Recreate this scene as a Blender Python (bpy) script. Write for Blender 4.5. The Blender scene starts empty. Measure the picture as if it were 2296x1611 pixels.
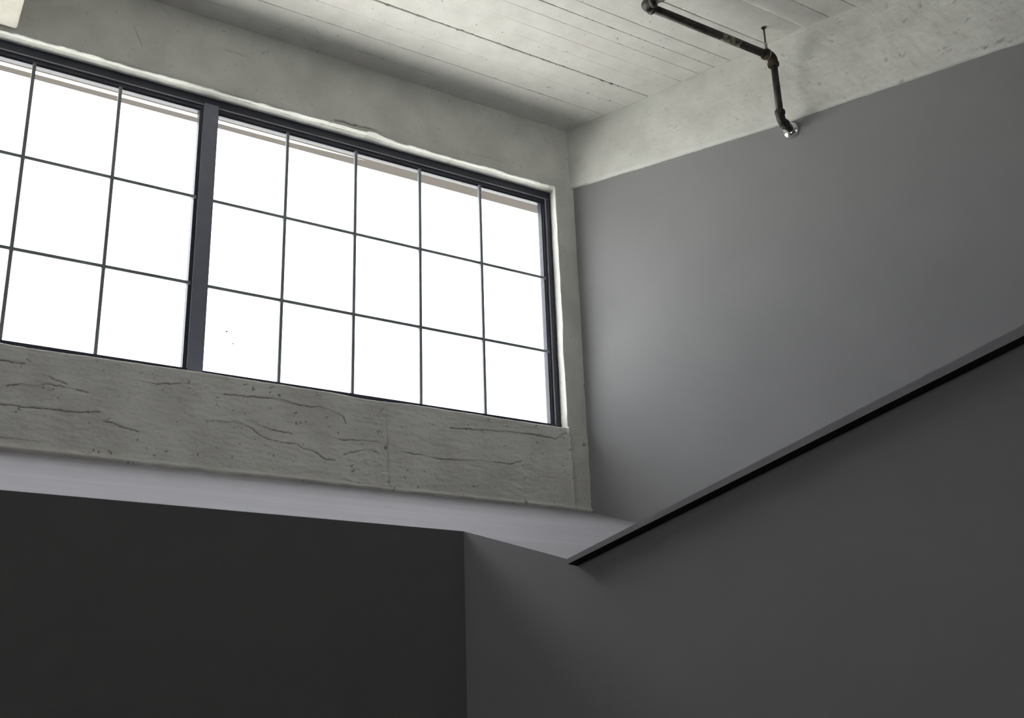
import bpy, bmesh, math, random
import numpy as np
from mathutils import Vector, Matrix
random.seed(3); rng = np.random.default_rng(7)
C = bpy.context.scene.collection
S = bpy.context.scene

# ------------------------------------------------------------------ camera
cam = bpy.data.cameras.new('camera'); cam.sensor_width = 36.0
cam.lens = 36.0*2556.63/2296; cam.clip_start = .05; cam.clip_end = 500
co = bpy.data.objects.new('camera', cam); C.objects.link(co)
yw, pt, rl = [math.radians(a) for a in (33.354, 19.587, -1.977)]
fw = Vector((math.sin(yw)*math.cos(pt), math.cos(yw)*math.cos(pt), math.sin(pt)))
r0 = Vector((math.cos(yw), -math.sin(yw), 0)); u0 = r0.cross(fw)
rt = math.cos(rl)*r0 + math.sin(rl)*u0; up = -math.sin(rl)*r0 + math.cos(rl)*u0
co.matrix_world = Matrix(((rt.x, up.x, -fw.x, 0), (rt.y, up.y, -fw.y, 0), (rt.z, up.z, -fw.z, 1.6), (0, 0, 0, 1)))
S.camera = co

# ------------------------------------------------------------------ sky, sun, lamps, exposure
SKY = 3.75; SUN = 49.0; FILL = 34.0; FILL2 = 33.0
w = bpy.data.worlds.new('sky'); S.world = w; w.use_nodes = True
nt = w.node_tree; nt.nodes.clear()
def nd(t, tree=None, **k):
    n = (tree or nt).nodes.new(t)
    for a, b in k.items(): setattr(n, a, b)
    return n
out = nd('ShaderNodeOutputWorld'); bg = nd('ShaderNodeBackground'); tc = nd('ShaderNodeTexCoord')
dot = nd('ShaderNodeVectorMath', operation='DOT_PRODUCT'); dot.inputs[1].default_value = (-.62, -.10, .78)
mr = nd('ShaderNodeMapRange'); mr.inputs[1].default_value = -0.3; mr.inputs[2].default_value = 1.0
mx = nd('ShaderNodeMix', data_type='RGBA'); mx.inputs[6].default_value = (.70, .75, .84, 1); mx.inputs[7].default_value = (1.9, 1.9, 1.9, 1)
nz = nd('ShaderNodeTexNoise'); nz.inputs['Scale'].default_value = 3.0; nz.inputs['Detail'].default_value = 5
mr2 = nd('ShaderNodeMapRange'); mr2.inputs[1].default_value = .3; mr2.inputs[2].default_value = .7; mr2.inputs[3].default_value = -.06; mr2.inputs[4].default_value = .06
ad = nd('ShaderNodeMath', operation='ADD')
L = nt.links.new
L(tc.outputs['Generated'], dot.inputs[0]); L(dot.outputs['Value'], mr.inputs[0]); L(tc.outputs['Generated'], nz.inputs['Vector'])
L(nz.outputs[0], mr2.inputs[0]); L(mr.outputs[0], ad.inputs[0]); L(mr2.outputs[0], ad.inputs[1]); L(ad.outputs[0], mx.inputs[0])
L(mx.outputs[2], bg.inputs[0]); bg.inputs[1].default_value = SKY; L(bg.outputs[0], out.inputs[0])

def lamp(name, kind, loc, energy, direction=None, **k):
    l = bpy.data.lights.new(name, kind); l.energy = energy
    for a, b in k.items(): setattr(l, a, b)
    o = bpy.data.objects.new(name, l); C.objects.link(o); o.location = loc
    if direction: o.rotation_euler = Vector(direction).to_track_quat('-Z', 'Y').to_euler()
    return o
lamp('sun', 'SUN', (0, -2, 12), SUN, (.50, .16, -.80), angle=math.radians(1.0), color=(1, .98, .94))
# added soft fill lamps, unseen, brightening the window wall and lower walls
lamp('fill_lamp', 'AREA', (3.9, -3.2, 3.4), FILL, (-.25, 1, 0), shape='RECTANGLE', size=2.4, size_y=1.8, color=(1, .985, .96))
lamp('fill_lamp', 'AREA', (-4.3, 1.0, 2.7), FILL2, (1, .30, 0), shape='RECTANGLE', size=2.6, size_y=1.8, color=(1, .985, .97))
S.view_settings.view_transform = 'Standard'; S.view_settings.look = 'None'
S.view_settings.exposure = 0.0; S.view_settings.gamma = 1.0; S.view_settings.use_curve_mapping = False
S.cycles.max_bounces = 10; S.cycles.diffuse_bounces = 6; S.cycles.sample_clamp_indirect = 20.0

# ------------------------------------------------------------------ noise
def vnoise(x, y, seed=0):
    x = np.asarray(x, float); y = np.asarray(y, float)
    xi = np.floor(x).astype(np.int64); yi = np.floor(y).astype(np.int64)
    fx = x-xi; fy = y-yi; fx = fx*fx*(3-2*fx); fy = fy*fy*(3-2*fy)
    def h(a, b):
        n = (a*374761393 + b*668265263 + seed*974634777) & 0xffffffff
        n = ((n ^ (n >> 13))*1274126177) & 0xffffffff
        return ((n ^ (n >> 16)) & 0xffff)/32767.5 - 1
    return (h(xi, yi)*(1-fx)+h(xi+1, yi)*fx)*(1-fy) + (h(xi, yi+1)*(1-fx)+h(xi+1, yi+1)*fx)*fy
def fbm(x, y, seed=0, o=4):
    s = 0; a = 1
    for i in range(o):
        s = s + a*vnoise(x*2**i, y*2**i, seed+i*17); a *= .5
    return s/1.9
def dist_poly(x, z, pts):
    d = np.full(x.shape, 9.0)
    for (ax, az), (bx, bz) in zip(pts[:-1], pts[1:]):
        vx, vz = bx-ax, bz-az; t = np.clip(((x-ax)*vx+(z-az)*vz)/(vx*vx+vz*vz+1e-12), 0, 1)
        d = np.minimum(d, np.hypot(x-ax-t*vx, z-az-t*vz))
    return d

# ------------------------------------------------------------------ materials
def mat(name, col, rough=.8, col2=None, nscale=8, bump=0, bscale=60, metallic=0, dirt=False, dirtcol=(.07, .06, .045), spec=.3, stretch=None, speck=0, sscale=60):
    m = bpy.data.materials.new(name); m.use_nodes = True; t = m.node_tree
    b = t.nodes['Principled BSDF']; b.inputs['Roughness'].default_value = rough; b.inputs['Metallic'].default_value = metallic
    b.inputs['Specular IOR Level'].default_value = spec
    b.inputs['Base Color'].default_value = (*col, 1)
    g = nd('ShaderNodeNewGeometry', t); src = g.outputs['Position']
    if stretch:
        mp = nd('ShaderNodeMapping', t); mp.inputs['Scale'].default_value = stretch; t.links.new(src, mp.inputs['Vector']); src = mp.outputs[0]
    last = None
    if col2:
        n = nd('ShaderNodeTexNoise', t); n.inputs['Scale'].default_value = nscale; n.inputs['Detail'].default_value = 6
        t.links.new(src, n.inputs['Vector'])
        r = nd('ShaderNodeMapRange', t); r.inputs[1].default_value = .35; r.inputs[2].default_value = .65; t.links.new(n.outputs[0], r.inputs[0])
        x = nd('ShaderNodeMix', t, data_type='RGBA'); x.inputs[6].default_value = (*col, 1); x.inputs[7].default_value = (*col2, 1)
        t.links.new(r.outputs[0], x.inputs[0]); last = x.outputs[2]
    if dirt:
        at = nd('ShaderNodeAttribute', t, attribute_name='dirt')
        x = nd('ShaderNodeMix', t, data_type='RGBA'); x.inputs[7].default_value = (*dirtcol, 1)
        if last: t.links.new(last, x.inputs[6])
        else: x.inputs[6].default_value = (*col, 1)
        t.links.new(at.outputs['Fac'], x.inputs[0]); last = x.outputs[2]
    if speck:
        n = nd('ShaderNodeTexNoise', t); n.inputs['Scale'].default_value = sscale; n.inputs['Detail'].default_value = 3; n.inputs['Roughness'].default_value = .7
        t.links.new(src, n.inputs['Vector'])
        r = nd('ShaderNodeMapRange', t); r.inputs[1].default_value = .66; r.inputs[2].default_value = .76; r.inputs[4].default_value = speck; t.links.new(n.outputs[0], r.inputs[0])
        x = nd('ShaderNodeMix', t, data_type='RGBA'); x.inputs[7].default_value = (*dirtcol, 1); t.links.new(last, x.inputs[6]); t.links.new(r.outputs[0], x.inputs[0]); last = x.outputs[2]
    if last: t.links.new(last, b.inputs['Base Color'])
    if bump:
        n = nd('ShaderNodeTexNoise', t); n.inputs['Scale'].default_value = bscale; n.inputs['Detail'].default_value = 8; n.inputs['Roughness'].default_value = .65
        t.links.new(src, n.inputs['Vector'])
        bp = nd('ShaderNodeBump', t); bp.inputs['Strength'].default_value = bump; bp.inputs['Distance'].default_value = .004
        t.links.new(n.outputs[0], bp.inputs['Height']); t.links.new(bp.outputs[0], b.inputs['Normal'])
    return m
M = {}
M['concrete'] = mat('painted_concrete', (.715, .72, .69), .9, (.60, .602, .572), 5, .45, 45, dirt=True, speck=.45, sscale=75)
M['board'] = mat('painted_ceiling_board', (.64, .635, .61), .9, (.585, .577, .55), 9, .3, 70, dirt=True, dirtcol=(.12, .095, .07), speck=.85, sscale=30)
M['cream'] = mat('cream_painted_beam', (.40, .385, .35), .9, (.36, .345, .31), 7, .3, 50)
M['gap'] = mat('dark_gap', (.05, .042, .034), .95)
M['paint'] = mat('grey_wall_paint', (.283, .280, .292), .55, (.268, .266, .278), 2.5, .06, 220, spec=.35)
M['paint_shade'] = mat('shaded_grey_wall_paint', (.128, .127, .128), .6, (.119, .118, .12), 2.5, .08, 220)  # wall grey darkened; shade of the lower left wall put into it
M['paint_mid'] = mat('mid_grey_wall_paint', (.305, .298, .318), .6, (.29, .284, .303), 2.5, .06, 220)
M['cap'] = mat('grey_cap_paint', (.29, .284, .308), .6, (.275, .27, .292), 6)
M['black'] = mat('cap_shade_black', (.006, .006, .008), .7)  # near black: shade under the cap put into the colour
M['ledge'] = mat('brushed_grey_ledge_paint', (.37, .36, .40), .7, (.335, .327, .362), 1.3, .04, 40, stretch=(1, 7, 7))
M['navy'] = mat('navy_steel', (.014, .017, .032), .42, (.02, .023, .04), 20, .1, 90, spec=.5)
M['post'] = mat('steel_post_with_glare', (.19, .20, .265), .45, (.17, .18, .24), 14, .1, 90, spec=.5)  # steel post lightened, window glare put into its colour
M['lip'] = mat('highlight_steel_lip', (.30, .295, .33), .35, spec=.6)  # pale steel, highlight along the frame step painted into it
M['bar'] = mat('steel_bar_with_glare', (.20, .215, .235), .45, spec=.5)  # bars lightened too, window glare mixed into their grey
M['iron'] = mat('black_iron_pipe', (.022, .021, .02), .5, (.05, .045, .04), 25, .3, 120, metallic=.3, spec=.5)
M['rust'] = mat('rusty_fitting', (.058, .036, .022), .75, (.03, .024, .02), 40, .5, 120)
M['sticker'] = mat('worn_pipe_label', (.30, .27, .20), .8, (.05, .045, .04), 45)
M['chrome'] = mat('chrome', (.85, .86, .87), .12, metallic=1)
M['zinc'] = mat('zinc_steel', (.45, .46, .46), .35, metallic=.9)
M['tan'] = mat('exterior_lintel_paint', (.060, .052, .047), .9)
M['white'] = mat('sunlit_strip_white', (.86, .85, .80), .6)  # sunlit strip on the outer lintel, sunlight put into the white
M['dirtmark'] = mat('glass_dirt', (.5, .5, .48), .9)
M['floor'] = mat('concrete_floor', (.09, .087, .08), .6, (.07, .068, .063), 3)
M['plaster'] = mat('plain_plaster', (.42, .415, .40), .9)
M['roofdeck'] = mat('pale_roof_gravel', (.53, .525, .50), .95, (.44, .435, .41), 6)
g = bpy.data.materials.new('window_glass'); g.use_nodes = True; t = g.node_tree; t.nodes.remove(t.nodes['Principled BSDF'])
tr = nd('ShaderNodeBsdfTransparent', t); tr.inputs[0].default_value = (.965, .975, .975, 1)
gl = nd('ShaderNodeBsdfGlossy', t); gl.inputs['Roughness'].default_value = .02
lw_ = nd('ShaderNodeLayerWeight', t); pw = nd('ShaderNodeMath', t, operation='POWER'); pw.inputs[1].default_value = 5.0
fr = nd('ShaderNodeMath', t, operation='MULTIPLY_ADD'); fr.inputs[1].default_value = .45; fr.inputs[2].default_value = .02; ms = nd('ShaderNodeMixShader', t)
t.links.new(lw_.outputs['Facing'], pw.inputs[0]); t.links.new(pw.outputs[0], fr.inputs[0]); t.links.new(fr.outputs[0], ms.inputs[0]); t.links.new(tr.outputs[0], ms.inputs[1]); t.links.new(gl.outputs[0], ms.inputs[2])
t.links.new(ms.outputs[0], t.nodes['Material Output'].inputs[0]); M['glass'] = g

# ------------------------------------------------------------------ mesh helpers
def link(name, me, m, parent=None):
    o = bpy.data.objects.new(name, me); C.objects.link(o)
    if m is not None: me.materials.append(M[m])
    if parent: o.parent = parent
    return o
def tag(o, label=None, cat=None, kind=None, group=None):
    if label: o['label'] = label
    if cat: o['category'] = cat
    if kind: o['kind'] = kind
    if group: o['group'] = group
    return o
def empty(name, loc=(0, 0, 0)):
    o = bpy.data.objects.new(name, None); C.objects.link(o); o.location = loc; o.empty_display_size = .1
    return o
class MB:
    def __init__(s): s.v = []; s.f = []
    def box(s, x0, x1, y0, y1, z0, z1):
        b = len(s.v)
        s.v += [(x, y, z) for x in (x0, x1) for y in (y0, y1) for z in (z0, z1)]
        for q in ((0, 1, 3, 2), (4, 6, 7, 5), (0, 4, 5, 1), (2, 3, 7, 6), (0, 2, 6, 4), (1, 5, 7, 3)): s.f.append(tuple(b+i for i in q))
        return s
    def prism(s, poly, a, b):           # extrude a polygon of 3D points by vectors a -> b
        n = len(poly); k = len(s.v)
        s.v += [tuple(Vector(p)+Vector(a)) for p in poly]+[tuple(Vector(p)+Vector(b)) for p in poly]
        s.f.append(tuple(range(k, k+n))); s.f.append(tuple(range(k+2*n-1, k+n-1, -1)))
        for i in range(n):
            j = (i+1) % n; s.f.append((k+i, k+j, k+n+j, k+n+i))
        return s
    def tube(s, pts, r, n=20, caps=True):
        pts = [Vector(p) for p in pts]; rs = r if isinstance(r, (list, tuple)) else [r]*len(pts)
        k = len(s.v); prev = None
        for i, p in enumerate(pts):
            d = (pts[min(i+1, len(pts)-1)]-pts[max(i-1, 0)]).normalized()
            a = prev if prev is not None else (Vector((0, 0, 1)) if abs(d.z) < .9 else Vector((1, 0, 0)))
            a = (a-d*a.dot(d)).normalized(); b = d.cross(a); prev = a
            for j in range(n):
                th = 2*math.pi*j/n; s.v.append(tuple(p+(a*math.cos(th)+b*math.sin(th))*rs[i]))
        for i in range(len(pts)-1):
            for j in range(n):
                q = (j+1) % n; s.f.append((k+i*n+j, k+i*n+q, k+(i+1)*n+q, k+(i+1)*n+j))
        if caps:
            s.f.append(tuple(k+j for j in reversed(range(n)))); e = k+(len(pts)-1)*n; s.f.append(tuple(e+j for j in range(n)))
        return s
    def build(s, name, m, parent=None, smooth=False, bevel=0):
        me = bpy.data.meshes.new(name); me.from_pydata(s.v, [], s.f)
        bm = bmesh.new(); bm.from_mesh(me); bmesh.ops.recalc_face_normals(bm, faces=bm.faces)
        if bevel: bmesh.ops.bevel(bm, geom=bm.edges[:], offset=bevel, segments=2, affect='EDGES', clamp_overlap=True)
        bm.to_mesh(me); bm.free()
        if smooth:
            for p in me.polygons: p.use_smooth = len(p.vertices) == 4
        return link(name, me, m, parent)
def np_mesh(name, v, f, m, parent=None, dirt=None, smooth=True):
    me = bpy.data.meshes.new(name); me.from_pydata(v.tolist(), [], f.tolist() if hasattr(f, 'tolist') else f)
    if smooth: me.polygons.foreach_set('use_smooth', [True]*len(me.polygons))
    if dirt is not None:
        a = me.attributes.new('dirt', 'FLOAT', 'POINT'); a.data.foreach_set('value', np.asarray(dirt, np.float32))
    return link(name, me, m, parent)

# ------------------------------------------------------------------ directions of the skewed right-hand wall
AZ = math.radians(69); T = np.array([math.cos(AZ), -math.sin(AZ), 0]); N = np.array([-math.sin(AZ), -math.cos(AZ), 0])
YF = 4.935                       # room face of the window wall
P0 = np.array([3.715, YF, 0])    # foot of the beam face at the window wall
WP = P0 - N*.02                  # foot of the upper right wall
BACK = -4.2; LEFT = -4.6

# ------------------------------------------------------------------ window wall: cracked painted concrete round the opening
OX0, OX1, OZ0, OZ1 = -.62, 3.604, 3.353, 4.863
cracks = [
 [(1.582,3.125),(1.638,3.133),(1.666,3.13),(1.698,3.136),(1.73,3.134),(1.758,3.127),(1.787,3.118),(1.796,3.108),(1.814,3.095),(1.845,3.079),(1.874,3.07),(1.93,3.062),(1.974,3.069)],
 [(1.974,3.069),(2.012,3.069),(2.042,3.051),(2.088,3.043),(2.123,3.028),(2.158,3.012),(2.204,3.013)],
 [(1.783,3.152),(1.838,3.133),(1.894,3.118),(1.983,3.116)],
 [(1.638,3.262),(1.767,3.27),(1.899,3.278),(2.008,3.26),(2.082,3.265),(2.128,3.27),(2.187,3.257),(2.247,3.231),(2.259,3.203)],
 [(2.167,3.124),(2.225,3.118),(2.296,3.126),(2.43,3.129)],
 [(2.852,3.257),(2.932,3.263),(3.097,3.274),(3.238,3.282),(3.382,3.29),(3.515,3.281),(3.586,3.321)],
 [(2.566,3.097),(2.667,3.093),(2.796,3.084),(3.037,3.104),(3.217,3.105),(3.283,3.127)],
 [(.694,3.079),(.781,3.083),(.852,3.087),(.942,3.086),(1.015,3.086),(1.093,3.101)],
 [(.673,3.274),(.726,3.269),(.77,3.272)], [(.711,3.165),(.762,3.179),(.816,3.179),(.877,3.197),(.941,3.19)],
 [(.873,3.23),(.921,3.211),(.949,3.203)], [(2.25,3.045),(2.321,3.071),(2.393,3.088),(2.442,3.071)],
 [(2.264,2.924),(2.3,2.91),(2.468,2.911)], [(1.258,3.269),(1.328,3.265),(1.468,3.291)], [(1.111,3.063),(1.178,3.051),(1.266,3.036)],
 [(.709,2.942),(.779,2.941),(.849,2.94)], [(.988,3.187),(1.044,3.185)]]
faint = [[(2.478,3.267),(2.486,3.164),(2.492,3.027),(2.499,2.915)], [(1.549,5.116),(1.645,5.109)],
 [(2.58,4.936),(2.735,4.933),(2.938,4.917),(3.148,4.926),(3.302,4.925)], [(1.144,5.21),(1.232,5.222),(1.255,5.217)], [(1.088,5.085),(1.133,4.997)]]
strong = [[(2.164,4.881),(2.269,4.885),(2.443,4.887)], [(2.335,4.878),(2.362,4.86)]]
def edges_x():
    a = list(np.arange(LEFT, OX0, .25))+[OX0]+list(np.arange(OX0+.1, .42, .08))
    b = list(np.linspace(.42, OX1, 900)); c = list(np.linspace(OX1, 3.80, 51)[1:])
    return np.array(a+b+c)
xs = edges_x()
zs = np.concatenate([np.linspace(2.86, OZ0, 142), np.linspace(OZ0, OZ1, 170)[1:], np.linspace(OZ1, 5.36, 100)[1:]])
ix1 = int(np.argmin(abs(xs-OX1))); ix0 = int(np.argmin(abs(xs-OX0))); iz0 = 141; iz1 = 141+169
X, Z = np.meshgrid(xs, zs, indexing='ij')
spn = np.clip((OZ0+.02-Z)/.05, 0, 1)                                   # 1 in the spandrel
lint = np.clip((Z-OZ1)/.05, 0, 1)
h = fbm(X*1.7, Z*2.3, 1)*.004 + fbm(X*9, Z*14, 5)*(.0010+.0040*spn) + fbm(X*16, Z*60, 9)*(.0005+.0030*spn) + fbm(X*60, Z*90, 12)*(.0003+.0012*spn)
dirt = np.zeros_like(X)
wob = fbm(X*28, Z*28, 33)*.007+fbm(X*130, Z*130, 34, 2)*.003
for P, dep, wd, dk in [(c, .006, .0024, .95) for c in cracks]+[(c, .002, .004, .25) for c in faint]+[(c, .008, .004, .85) for c in strong]:
    d = dist_poly(X, Z+wob, P); along = np.clip(.62+.9*vnoise(X*11, Z*11, len(P)+3), .15, 1)
    gsh = np.exp(-(d/wd)**2)*along
    h -= dep*gsh; dirt = np.maximum(dirt, dk*np.exp(-(d/(wd*.75))**2)*along)
    side = np.exp(-(d/.03)**2); h += .0025*side*(Z > np.interp(X, *zip(*sorted(P))) if len(set(p[0] for p in P)) > 1 else 0)
# rough patched square, fillet ridges, base lip
pr = np.exp(-(((X-2.37)/.11)**4+((Z-3.01)/.085)**4)); h += pr*(fbm(X*30, Z*30, 41)*.012)
rx = 3.606+(3.354-Z)*.033
h += (Z < 3.36)*.014*np.exp(-((X-rx-fbm(Z*20, Z*0, 3)*.004)/.010)**2)
h += .022*np.exp(-((Z-2.898+fbm(X*6, X*0, 8)*.004)/.010)**2)*(.7+.5*fbm(X*12, X*0, 4))
h += .002*(X < rx)*(Z < OZ0)
for (hx_, hz_, hr) in ((3.749, 4.405, .006), (3.748, 4.345, .008), (3.738, 3.62, .006), (3.71, 3.27, .007), (2.478, 3.105, .008), (3.30, 2.905, .008)):
    g_ = np.exp(-((X-hx_)/hr)**2-((Z-hz_)/(hr*1.3))**2); dirt = np.maximum(dirt, g_*.9); h -= g_*.006
pits = np.clip((vnoise(X*95, Z*120, 71)*vnoise(X*23, Z*27, 72)-.46)*6, 0, 1)*(.35+.5*spn); dirt = np.maximum(dirt, pits*.7); h -= pits*.002
dl = np.clip((fbm(X*26, Z*150, 91, 3)-.62)*5, 0, 1)*np.clip((Z-5.18)/.05, 0, 1)*(Z < 5.28); dirt = np.maximum(dirt, dl*.8)
# wobble of the opening's arrises
ztop = fbm(X*7, X*0, 21)*.004+fbm(X*60, X*0, 22)*.0025+.012*np.exp(-((X-2.40)/.05)**2)
zbot = fbm(X*4, X*0, 24)*.004+fbm(X*40, X*0, 25)*.0012-.007*np.exp(-((X-2.40)/.17)**4)-.005*np.exp(-((X-.95)/.25)**4)
xrt = fbm(Z*5, Z*0, 27)*.005+fbm(Z*24, Z*0, 28)*.002
Zd = Z + ztop*np.exp(-((Z-OZ1)/.02)**2)+zbot*np.exp(-((Z-OZ0)/.02)**2)
Xd = X + xrt*np.exp(-((X-OX1)/.02)**2)*(Z > OZ0-.03)*(Z < OZ1+.03)
dop = np.maximum(np.maximum(OX0-X, X-OX1), np.maximum(OZ0-Z, Z-OZ1)); h -= .004*np.exp(-np.clip(dop, 0, 1)/.004)
V = np.stack([Xd, YF-h, Zd], -1)
nx, nz_ = X.shape; idx = np.arange(nx*nz_).reshape(nx, nz_)
hole = np.zeros((nx-1, nz_-1), bool); hole[ix0:ix1, iz0:iz1] = True
q = np.stack([idx[:-1, :-1], idx[1:, :-1], idx[1:, 1:], idx[:-1, 1:]], -1)[~hole]
verts = [V.reshape(-1, 3)]; faces = [q]; dd = [dirt.reshape(-1)]; base = nx*nz_
loop = [(i, iz0) for i in range(ix0, ix1)]+[(ix1, j) for j in range(iz0, iz1)]+[(i, iz1) for i in range(ix1, ix0, -1)]+[(ix0, j) for j in range(iz1, iz0, -1)]
ref = np.array([V[a] for a in loop]); prev = base+np.arange(len(loop)); verts.append(ref.copy()); dd.append(np.array([dirt[a] for a in loop])*.3); base += len(loop); nom = np.array([(xs[a], YF, zs[b]) for a, b in loop])
inn = np.array([((a == ix0)*1.0-(a == ix1)*1.0, 0, (b == iz0)*.3-(b == iz1)*1.0) for a, b in loop])
crk = lambda x: np.clip(.45+1.2*vnoise(x*9, x*0, 5), 0, 1)*((x > 1.58) & (x < 2.38))*.85
for y, wgt, off, ck in ((4.941, 1.0, .0015, 0), (4.955, .8, .003, 0), (4.966, .7, .0035, 0), (4.9695, .7, .0005, 1), (4.973, .6, .004, 0), (4.990, .45, .005, 0), (5.016, .2, .006, 0), (5.10, 0, .006, 0)):
    p = nom+(ref-nom)*wgt; p[:, 1] = y; p += inn*np.array([-.012*(y-YF)/.08, 0, off])
    p[:, [0, 2]] += (rng.random((len(p), 2))-.5)*.0018
    top = (nom[:, 2] > OZ1-.01); p[:, 1] += top*fbm(p[:, 0]*7, p[:, 0]*0, 83)*.008*(y < 5.0)
    cur = base+np.arange(len(p)); verts.append(p); dd.append(np.clip(np.clip(fbm(p[:, 0]*40, p[:, 2]*40+y*50, 6)-.55, 0, .5)*1.2+ck*top*crk(p[:, 0])+.10, 0, 1)); base += len(p)
    faces.append(np.stack([prev, np.roll(prev, -1), np.roll(cur, -1), cur], -1)); prev = cur
# plain outside face and the thickness behind
wall_front = np_mesh('wall_front', np.concatenate(verts), np.concatenate(faces), 'concrete', dirt=np.concatenate(dd))
tag(wall_front, 'cracked off white painted concrete wall around the large gridded window', 'wall', 'structure')
ob = MB()
ob.box(LEFT, OX0-.03, 5.0, 5.12, 2.86, 5.36).box(OX1+.04, 4.4, 5.0, 5.12, 2.86, 5.36).box(OX0-.03, OX1+.03, 5.0, 5.12, 4.925, 5.36).box(OX0-.03, OX1+.03, 5.0, 5.10, 2.86, 3.31)
ob.box(LEFT, 4.4, 5.0, 5.12, 0, 2.86)
ob.build('outer_leaf', 'plaster', wall_front)

# ------------------------------------------------------------------ surround frame of the window: head, jambs, rail and posts in navy steel
surround = tag(empty('trim_1', (1.51, 5.02, 3.37)), 'navy steel surround of the gridded window with its central post', 'window frame', 'structure')
def local(o):                      # keep the mesh where it is under a moved empty
    o.location = -Vector(o.parent.location)
    return o
X0, X1, ZB, ZT = -.563, 3.583, 3.383, 4.812
hd = MB(); hd.box(X0-.035, 3.622, 5.015, 5.07, ZT, 4.868).box(X0, X1, 5.0265, 5.065, 4.788, ZT); local(hd.build('head', 'navy', surround, bevel=.0015))
lp = MB(); lp.box(X0-.03, 3.61, 5.0155, 5.0275, ZT-.0015, ZT+.004); local(lp.build('head_highlight', 'lip', surround))  # pale strip painting the highlight on the head's step
jl = MB(); jl.box(3.5815, 3.5838, 5.0152, 5.0272, 3.35, ZT-.002); local(jl.build('jamb_highlight', 'lip', surround))  # thin pale strip added as highlight of the lit jamb step
jb = MB(); jb.box(X1, 3.622, 5.015, 5.07, 3.34, ZT).box(3.559, X1, 5.0265, 5.065, 3.35, 4.788); local(jb.build('jamb', 'navy', surround, bevel=.0015))
jb = MB(); jb.box(X0-.035, X0, 5.015, 5.07, 3.34, ZT).box(X0, -.533, 5.0265, 5.065, 3.35, 4.788); local(jb.build('jamb', 'navy', surround, bevel=.0015))
jb = MB(); jb.box(1.472, 1.485, 5.0265, 5.065, 3.35, 4.788); local(jb.build('jamb', 'navy', surround, bevel=.0015))
sr = MB(); sr.box(X0, X1, 5.015, 5.07, 3.335, 3.392); local(sr.build('sill_rail', 'navy', surround, bevel=.001))
ml = MB(); ml.box(1.485, 1.560, 5.014, 5.07, 3.36, ZT+.012); local(ml.build('post', 'post', surround, bevel=.002))

BW, BY0, BY1 = .0078, 5.0215, 5.0395
rows = [3.8259, 4.2868]
def window(name, label, xl, xr, bars):
    root = tag(empty(name, ((xl+xr)/2, 5.03, 3.386)), label, 'window', 'structure')
    f = MB(); z0, z1 = 3.390, 4.7875
    f.box(xl, xl+.005, 5.027, 5.064, z0, z1).box(xr-.005, xr, 5.027, 5.064, z0, z1).box(xl+.005, xr-.005, 5.033, 5.064, z1-.008, z1).box(xl+.005, xr-.005, 5.027, 5.064, z0, z0+.004)
    local(f.build('sash_frame', 'navy', root, bevel=.0008))
    a, b = xl+.005, xr-.005
    me = None
    for x in bars:
        o = MB().box(-BW, BW, BY0, BY1, z0, z1).build('vertical_bar', 'bar', root, bevel=.0015) if me is None else link('vertical_bar', me, None, root)
        me = o.data; o.location = Vector((x, 0, 0))-Vector(root.location)
    for z in rows:
        m = MB(); m.box(a-.01, b+.01, BY0+.0005, BY1+.0005, -BW, BW)
        for x in bars:                                  # welded lozenge at each crossing
            r = .0125; m.prism([(x-r, 0, 0), (x, 0, -r), (x+r, 0, 0), (x, 0, r)], (0, BY0+.001, 0), (0, BY1, 0))
        o = m.build('horizontal_bar', 'bar', root, bevel=0); o.location = Vector((0, 0, z))-Vector(root.location)
    cols = [a]+list(bars)+[b]; zr = [z0+.004]+rows+[z1-.008]
    for i in range(len(cols)-1):
        for j in range(len(zr)-1):
            m = MB(); m.box(cols[i], cols[i+1], 5.0405, 5.0445, zr[j], zr[j+1]); p = local(m.build('pane', 'glass', root))
            if name == 'window_2' and i == 0 and j == 0:
                for (sx, sz, r) in ((1.672, 3.616, .0045), (1.708, 3.56, .004), (1.676, 3.619, .003)):
                    k = MB(); k.prism([(sx+r*(1+.4*random.random())*math.cos(t*.785), 0, sz+r*(.6+.4*random.random())*math.sin(t*.785)) for t in range(8)], (0, 5.0396, 0), (0, 5.0402, 0))
                    o = k.build('dirt_speck', 'dirtmark', p)
    return root
window('window_1', 'left steel window of three pane rows, left of the thick post', -.533, 1.472, [-.122, .277, .675, 1.073])
window('window_2', 'right steel window of five by three clear panes beside the pier', 1.560, 3.559, [1.941, 2.335, 2.729, 3.125])

# outside: lintel underside with a white wedge painted as a sunlit strip, sunlit gravel roof next door
lint_o = MB(); lint_o.box(OX0-.1, 3.75, 5.0705, 5.165, 4.7875, 4.90); lintel = lint_o.build('trim_2', 'tan')
tag(lintel, 'brown underside of the outer lintel above the panes', 'lintel', 'structure')
fl = MB(); fl.prism([(OX0-.1, 5.088, 0), (1.95, 5.088, 0), (2.42, 5.092, 0), (1.95, 5.114, 0), (OX0-.1, 5.118, 0)], (0, 0, 4.7866), (0, 0, 4.7874)); fl.build('sunlit_strip', 'white', lintel)['label'] = 'white wedge painted as a sunlit strip, tapering to the right'
gr = MB(); gr.box(-25, 30, 5.19, 45, 2.2, 2.4); tag(gr.build('ground', 'roofdeck'), 'pale gravel roof outside below the window', 'roof', 'structure')

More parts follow.
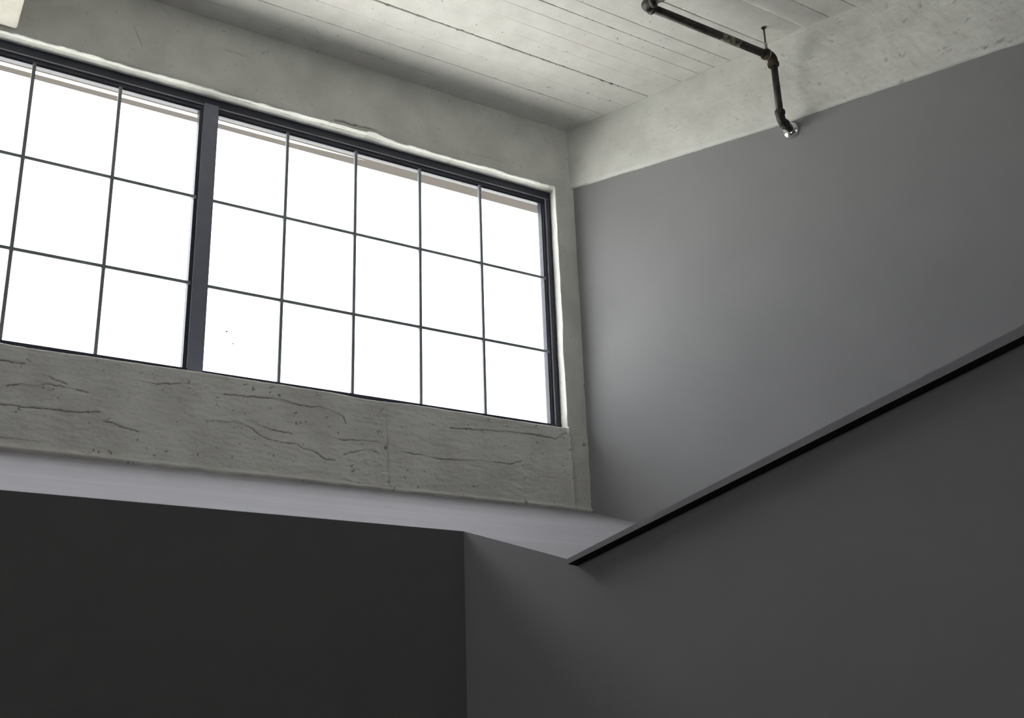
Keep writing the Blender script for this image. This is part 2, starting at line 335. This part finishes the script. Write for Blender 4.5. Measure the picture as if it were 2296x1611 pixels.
# ------------------------------------------------------------------ ceiling: white painted boards parallel to the window wall
ceil = MB(); ceil.prism([(LEFT, 5.12, 0), (5.0, 5.12, 0), (8, BACK, 0), (LEFT, BACK, 0)], (0, 0, 5.352), (0, 0, 5.55))
ceiling = ceil.build('ceiling', 'gap'); tag(ceiling, 'white board ceiling with dark cracks between its boards', 'ceiling', 'structure')
def zc(y): return 5.272+.035*(YF-y) if y > YF-1.6 else 5.328
# joint position, gap width, raggedness of each joint
joints = [(4.965, 0, 0), (4.815, .0007, .0016), (4.680, .0010, .0022), (4.545, .0004, .0008), (4.398, .0070, .0065), (4.285, .0003, .0006), (4.190, .0006, .0008),
          (4.082, .0004, .0008), (3.990, .0045, .0022), (3.898, .0015, .0012), (3.795, .0004, .0006), (3.688, .0022, .0012), (3.478, .0016, .0030), (3.350, .0010, .002), (3.215, .0022, .002),
          (3.05, .001, .001), (2.88, .002, .001), (2.70, .001, .001), (2.52, .002, .001)]
bx = np.concatenate([np.arange(LEFT, .9, .4), np.linspace(.9, 4.75, 1000)])
def jag(k):
    y, gap, rag = joints[k]
    fade = np.clip(.35+.9*vnoise(bx*2.1, bx*0+k, 51)+(.5 if gap > .003 else 0), 0, 1)*np.clip((4.35-bx)/1.6, .25, 1)
    n1 = np.clip(fbm(bx*34, bx*0, 60+k)+.6*vnoise(bx*120, bx*0, 160+k), 0, 1)*rag*1.6*fade; n2 = np.clip(fbm(bx*34, bx*0, 90+k), 0, 1)*rag*1.6*fade
    n1 = n1*(1+1.5*np.clip(vnoise(bx*11, bx*0+k, 44), 0, 1)); return y+gap*.5*fade+n1+.00015, y-gap*.5*fade-n2-.00015
for k in range(len(joints)-1):
    ya = jag(k)[1]; yb = jag(k+1)[0]
    W = [0, .012, .05, .25, .5, .75, .95, .988, 1]
    dz = random.uniform(-.0007, .0007); tilt = random.uniform(-.001, .001)
    rows_v = []; rows_d = []
    for wv in W:
        y = ya+(yb-ya)*wv; yy = float(y.mean())
        z = np.array([zc(v) for v in y])+dz+tilt*(wv-.5)+fbm(bx*3, bx*0+k*5+wv*3, 15)*.0012
        if wv in (0, 1): z = z+(.0003 if (joints[k] if wv == 0 else joints[k+1])[1] < .0009 else .003)
        if k == 11: z = z+.017*max(0, (wv-.55)/.45)**1.5          # cupped board: its far edge lifts
        if k == 0: z = z-.006*max(0, (.35-wv)/.35)
        rows_v.append(np.stack([bx, y, z], -1))
        e = min(wv, 1-wv)
        st = min(1, max(joints[k][1] if wv < .5 else joints[k+1][1], .0002)/.004)
        rows_d.append(np.clip(np.clip(fbm(bx*24, bx*0+k*3+wv, 31)-.15, 0, 1)*1.6*st, 0, .8)*(e < .001)+np.clip((vnoise(bx*70, bx*0+k*3+round(wv), 31)*np.clip(vnoise(bx*6, bx*0+k*3+round(wv), 35), 0, 1)-.30)*4, 0, .85)*(e < .02)*min(1, .35+st))
    top = rows_v[-1].copy(); top[:, 2] = 5.353; t0 = rows_v[0].copy(); t0[:, 2] = 5.353
    rv = [t0]+rows_v+[top]; rd = [rows_d[0]]+rows_d+[rows_d[-1]]
    n = len(bx); v = np.concatenate(rv); f = []
    ids = np.arange(len(rv)*n).reshape(len(rv), n)
    f = np.stack([ids[:-1, :-1], ids[:-1, 1:], ids[1:, 1:], ids[1:, :-1]], -1).reshape(-1, 4)
    np_mesh('ceiling_board', v, f, 'board', ceiling, np.concatenate(rd))
pl = MB(); pl.prism([(LEFT, 2.519, 0), (5.0, 2.519, 0), (8, BACK, 0), (LEFT, BACK, 0)], (0, 0, 5.328), (0, 0, 5.353)); pl.build('plain_boarding', 'plaster', ceiling)

# right-hand beam: rough painted concrete under the boards
sv = np.concatenate([np.linspace(-.06, 2.75, 360), np.linspace(2.75, 9.8, 12)[1:]]); vv = np.linspace(0, 1, 74)
Sg, Vg = np.meshgrid(sv, vv, indexing='ij')
zb = np.interp(Sg, [-.06, 0, .674, 1.31, 1.93, 2.59, 9.8], [4.881, 4.880, 4.843, 4.812, 4.801, 4.784, 4.784]); ztp = 5.345
zb2 = zb+fbm(Sg*6, Sg*0, 44)*.003+fbm(Sg*45, Sg*0, 45)*.0018+.005*np.exp(-((Sg-2.46)/.07)**2)*(1+.5*fbm(Sg*60, Sg*0, 46))
Zg = zb2+(ztp-zb2)*Vg
rough = np.clip((Sg-.5)/1.2, .12, 1)
hb = fbm(Sg*2, Zg*3, 61)*.004+fbm(Sg*26, Zg*20+Sg*13, 62)*.0022*rough+fbm(Sg*75, Zg*60, 63)*.0010*rough+.0012*vnoise(Sg*1.3, Zg*9, 64)
pb = np.clip((vnoise(Sg*85, Zg*100, 73)*vnoise(Sg*19, Zg*23, 74)-.42)*6, 0, 1)*np.clip(.25+.6*rough, 0, 1); hb -= pb*.003
hb -= .009*np.exp(-(Zg-zb2)/.006)
chip = np.exp(-((Sg-2.48)/.13)**2-((Zg-zb-.03)/.028)**2); cn = np.clip(fbm(Sg*50, Zg*50, 77)+.1, 0, 1); hb -= chip*cn*.012
db = np.maximum(pb*.42, np.clip(chip*cn*1.6-.25, 0, .85))
db = np.maximum(db, .8*np.clip(fbm(Sg*55, Zg*9, 79)-.42, 0, 1)*1.6*np.exp(-((Zg-zb2-.004)/.006)**2)*rough)
Vb = P0+Sg[..., None]*T+hb[..., None]*N; Vb[..., 2] = Zg
idb = np.arange(Vb.shape[0]*Vb.shape[1]).reshape(Vb.shape[:2])
fb = np.stack([idb[:-1, :-1], idb[1:, :-1], idb[1:, 1:], idb[:-1, 1:]], -1).reshape(-1, 4)
vb = Vb.reshape(-1, 3); low = Vb[:, 0, :].copy(); k0 = len(vb)
lowb = low-N*.05; lowb[:, 2] = zb[:, 0]+.004
lowm = low-N*.010; lowm[:, 2] = zb2[:, 0]-.001
vb = np.concatenate([vb, lowm, lowb]); m = len(low); a = idb[:, 0]; b1 = k0+np.arange(m); b2 = k0+m+np.arange(m)
fb = np.concatenate([fb, np.stack([a[:-1], b1[:-1], b1[1:], a[1:]], -1), np.stack([b1[:-1], b2[:-1], b2[1:], b1[1:]], -1)])
beam = np_mesh('beam', vb, fb, 'concrete', ceiling, np.concatenate([db.reshape(-1), np.zeros(2*m)]))
# left-hand cross beam, its underside just in view
lb = np.linspace(0, 1, 40); B = MB()
bl = MB(); bl.prism([(-.05, YF-.002, 0), (.568, YF-.002, 0), (.10, BACK+.1, 0), (-.52, BACK+.1, 0)], (0, 0, 4.879), (0, 0, 5.35)); bl.build('beam', 'cream', ceiling, bevel=.006)['label'] = 'left cross beam with its bright underside'

# ------------------------------------------------------------------ grey walls
def wallpt(p, s, z, off=0): q = p+T*s+N*off; return (q[0], q[1], z)
wr = MB(); wr.prism([wallpt(WP, -.15, 1.5), wallpt(WP, 9.7, 1.5), wallpt(WP, 9.7, 5.34), wallpt(WP, -.15, 5.34)], (0, 0, 0), tuple(-N*.15))
tag(wr.build('wall_right', 'paint'), 'smooth light grey upper wall under the concrete beam', 'wall', 'structure')
SG = math.radians(20.8); ZS = 2.888
def sill_z(y): return ZS-(YF-y)*math.tan(SG)
LP = np.array([2.275, 3.845, 0]); JS = .471                       # lower inner corner; run along the wall to the foot of the cap
ZL = sill_z(LP[1])
foot = LP+T*JS; ZJ = sill_z(foot[1])
pA = (LEFT, YF+.06, sill_z(YF+.06)); pB = (3.95, YF+.06, sill_z(YF+.06)); q2 = WP+T*1.7; pC = (q2[0]+.1, q2[1], sill_z(q2[1]))
q3 = LP+T*1.52; pD = (q3[0], q3[1], sill_z(q3[1])); pE = (LP[0], LP[1], ZL); pF = (LEFT, LP[1], ZL)
sl = MB(); sl.prism([pA, pB, pC, pD, pE, pF], (0, 0, 0), (0, 0.03, -.06)); led = sl.build('trim_3', 'ledge')
tag(led, 'pale sloping ledge running below the concrete window wall', 'ledge', 'structure')
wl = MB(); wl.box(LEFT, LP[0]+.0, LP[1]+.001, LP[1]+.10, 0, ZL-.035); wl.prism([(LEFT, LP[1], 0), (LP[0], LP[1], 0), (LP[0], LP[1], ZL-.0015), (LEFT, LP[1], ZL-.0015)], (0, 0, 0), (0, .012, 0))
tag(wl.build('wall_left', 'paint_shade'), 'lower wall in grey darkened for its shade, facing the camera under the ledge', 'wall', 'structure')
# lower right wall, its top following the ledge and then the rising cap
CS = math.tan(math.radians(16.3)); ce = 9.6
S0 = .52; ztop = lambda s: 2.292+(s-S0)*.2924
lw = MB(); zz = min(ztop(ce), 5.2); s2 = 4.2
lw.prism([wallpt(LP, 0, 0), wallpt(LP, 9.3, 0), wallpt(LP, 9.3, ztop(s2)), wallpt(LP, s2, ztop(s2)), wallpt(LP, S0+.01, ztop(S0)-.004), wallpt(LP, S0, sill_z(LP[1]+T[1]*S0)-.001), wallpt(LP, 0, ZL-.0015)], (0, 0, 0), tuple(-N*.10))
wlr = lw.build('wall_lower_right', 'paint_mid'); tag(wlr, 'grey lower right wall topped by a rising cap', 'wall', 'structure')
OV = .060
zlow = lambda s: ztop(s)-.019-.0075*(s-S0)
A = [wallpt(LP, S0, ztop(S0), OV), wallpt(LP, s2, ztop(s2), OV), wallpt(LP, s2, zlow(s2), OV), wallpt(LP, S0, zlow(S0), OV)]
# cap board: front strip, and a black strip painting the shade beneath it
cp = MB(); cp.prism(A, (0, 0, 0), tuple(-N*(OV+.14))); cap = cp.build('cap', 'cap', wlr, bevel=0)
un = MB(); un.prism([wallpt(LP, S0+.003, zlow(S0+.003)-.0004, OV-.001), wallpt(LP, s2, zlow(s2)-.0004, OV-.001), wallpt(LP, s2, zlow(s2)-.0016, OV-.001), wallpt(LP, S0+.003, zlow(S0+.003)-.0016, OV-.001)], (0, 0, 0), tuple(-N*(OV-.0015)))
un.build('cap_shade_strip', 'black', cap)['label'] = 'black strip painting the shade under the cap'

# ------------------------------------------------------------------ rest of the loft, out of view
fl_ = MB(); fl_.box(LEFT, 8, BACK, 5.12, -.1, 0); tag(fl_.build('floor', 'floor'), 'grey concrete floor of the loft', 'floor', 'structure')
bw = MB(); bw.box(LEFT, 8, BACK-.15, BACK, 0, 5.5); tag(bw.build('wall_back', 'plaster'), 'plain plaster wall behind the photographer', 'wall', 'structure')
sw = MB(); sw.box(LEFT-.15, LEFT, BACK-.15, 5.12, 0, 5.5); tag(sw.build('wall_side', 'plaster'), 'plain plaster side wall left of the photographer', 'wall', 'structure')

# ------------------------------------------------------------------ sprinkler pipe under the ceiling
ES = np.array([4.234, 3.638, 4.755]); PX, PY, PZ = 4.112, 3.590, 5.147; XL = 3.225
pipe = tag(empty('sprinkler_pipe', tuple(ES)), 'black iron pipe hung below the ceiling, bending down into the grey wall', 'pipe')
def P(mb, name, m, smooth=True, par=None, bevel=0):
    o = mb.build(name, m, par or pipe, smooth=smooth, bevel=bevel)
    if par is None: local(o)
    return o
tv = Vector((T[0], T[1], 0)); RH, RV = .0215, .0185
P(MB().tube([(XL+.03, PY, PZ), (PX-.03, PY, PZ)], RH, 28), 'horizontal_pipe', 'iron')
P(MB().tube([(PX, PY, PZ-.02), (PX, PY, ES[2]+.02)], RV, 28), 'drop_pipe', 'iron')
P(MB().tube([Vector((XL, PY, PZ))+tv*.03, Vector((XL, PY, PZ))+tv*1.6], RH, 28), 'branch_pipe', 'iron')
def elbow(c, d1, d2, r, m, name):
    c = Vector(c); d1 = Vector(d1).normalized(); d2 = Vector(d2).normalized(); L = .05
    pts = [c+d1*L]; 
    for i in range(9):
        s = i/8; pts.append(c+d1*(.03*(1-s)**2)+d2*(.03*s**2))
    pts.append(c+d2*L)
    o = P(MB().tube(pts, r, 26), name, m)
    for d in (d1, d2):
        k = MB().tube([c+d*.036, c+d*.040, c+d*.056, c+d*.060], [r*1.02, r*1.17, r*1.17, r*1.02], 26)
        q = k.build('collar', m, o, smooth=True)
    return o
elbow((PX-.004, PY, PZ), (-1, 0, 0), (0, 0, -1), .0265, 'rust', 'elbow')['label'] = 'rusty brown elbow'
elbow((XL, PY, PZ), (1, 0, 0), tuple(T), .0275, 'iron', 'elbow')
nv = Vector((N[0], N[1], 0)); foot_c = Vector((PX, PY, ES[2]))
elbow(foot_c, (0, 0, 1), tuple(-N), .0235, 'iron', 'elbow')
P(MB().tube([foot_c-nv*.03, Vector(ES)-nv*.02], .0185, 26), 'wall_stub', 'iron')
P(MB().tube([Vector(ES)+nv*.001, Vector(ES)+nv*.006, Vector(ES)+nv*.018, Vector(ES)+nv*.024, Vector(ES)+nv*.0245], [.047, .047, .036, .026, .022], 36), 'escutcheon', 'chrome')['label'] = 'shiny chrome ring against the wall'
lbx = 3.80
P(MB().tube([(lbx-.065, PY, PZ), (lbx+.065, PY, PZ)], RH+.0006, 28, caps=False), 'paper_label', 'sticker')['label'] = 'worn paper label wrapped round the pipe'
# hanger: ring, saddle and threaded rod up to the boards
hx = 4.068
ring = MB(); n = 30
ring.tube([Vector((hx, PY+.0275*math.sin(a), PZ+.0275*math.cos(a))) for a in [2*math.pi*i/n for i in range(n+1)]], .0045, 10)
hg = P(ring, 'hanger_ring', 'zinc')
P(MB().prism([(hx-.011, PY-.004, PZ+.025), (hx+.011, PY-.004, PZ+.025), (hx+.006, PY-.004, PZ+.062), (hx-.006, PY-.004, PZ+.062)], (0, 0, 0), (0, .008, 0)), 'hanger_yoke', 'zinc', False)
P(MB().tube([(hx, PY, PZ+.055), (hx, PY, zc(PY)+.006)], .0045, 12), 'hanger_rod', 'iron')
P(MB().tube([(hx, PY, PZ+.060), (hx, PY, PZ+.070)], .009, 6), 'hanger_nut', 'zinc', False)
P(MB().tube([(hx, PY, zc(PY)-.004), (hx, PY, zc(PY)+.003)], .013, 16), 'ceiling_flange', 'iron')
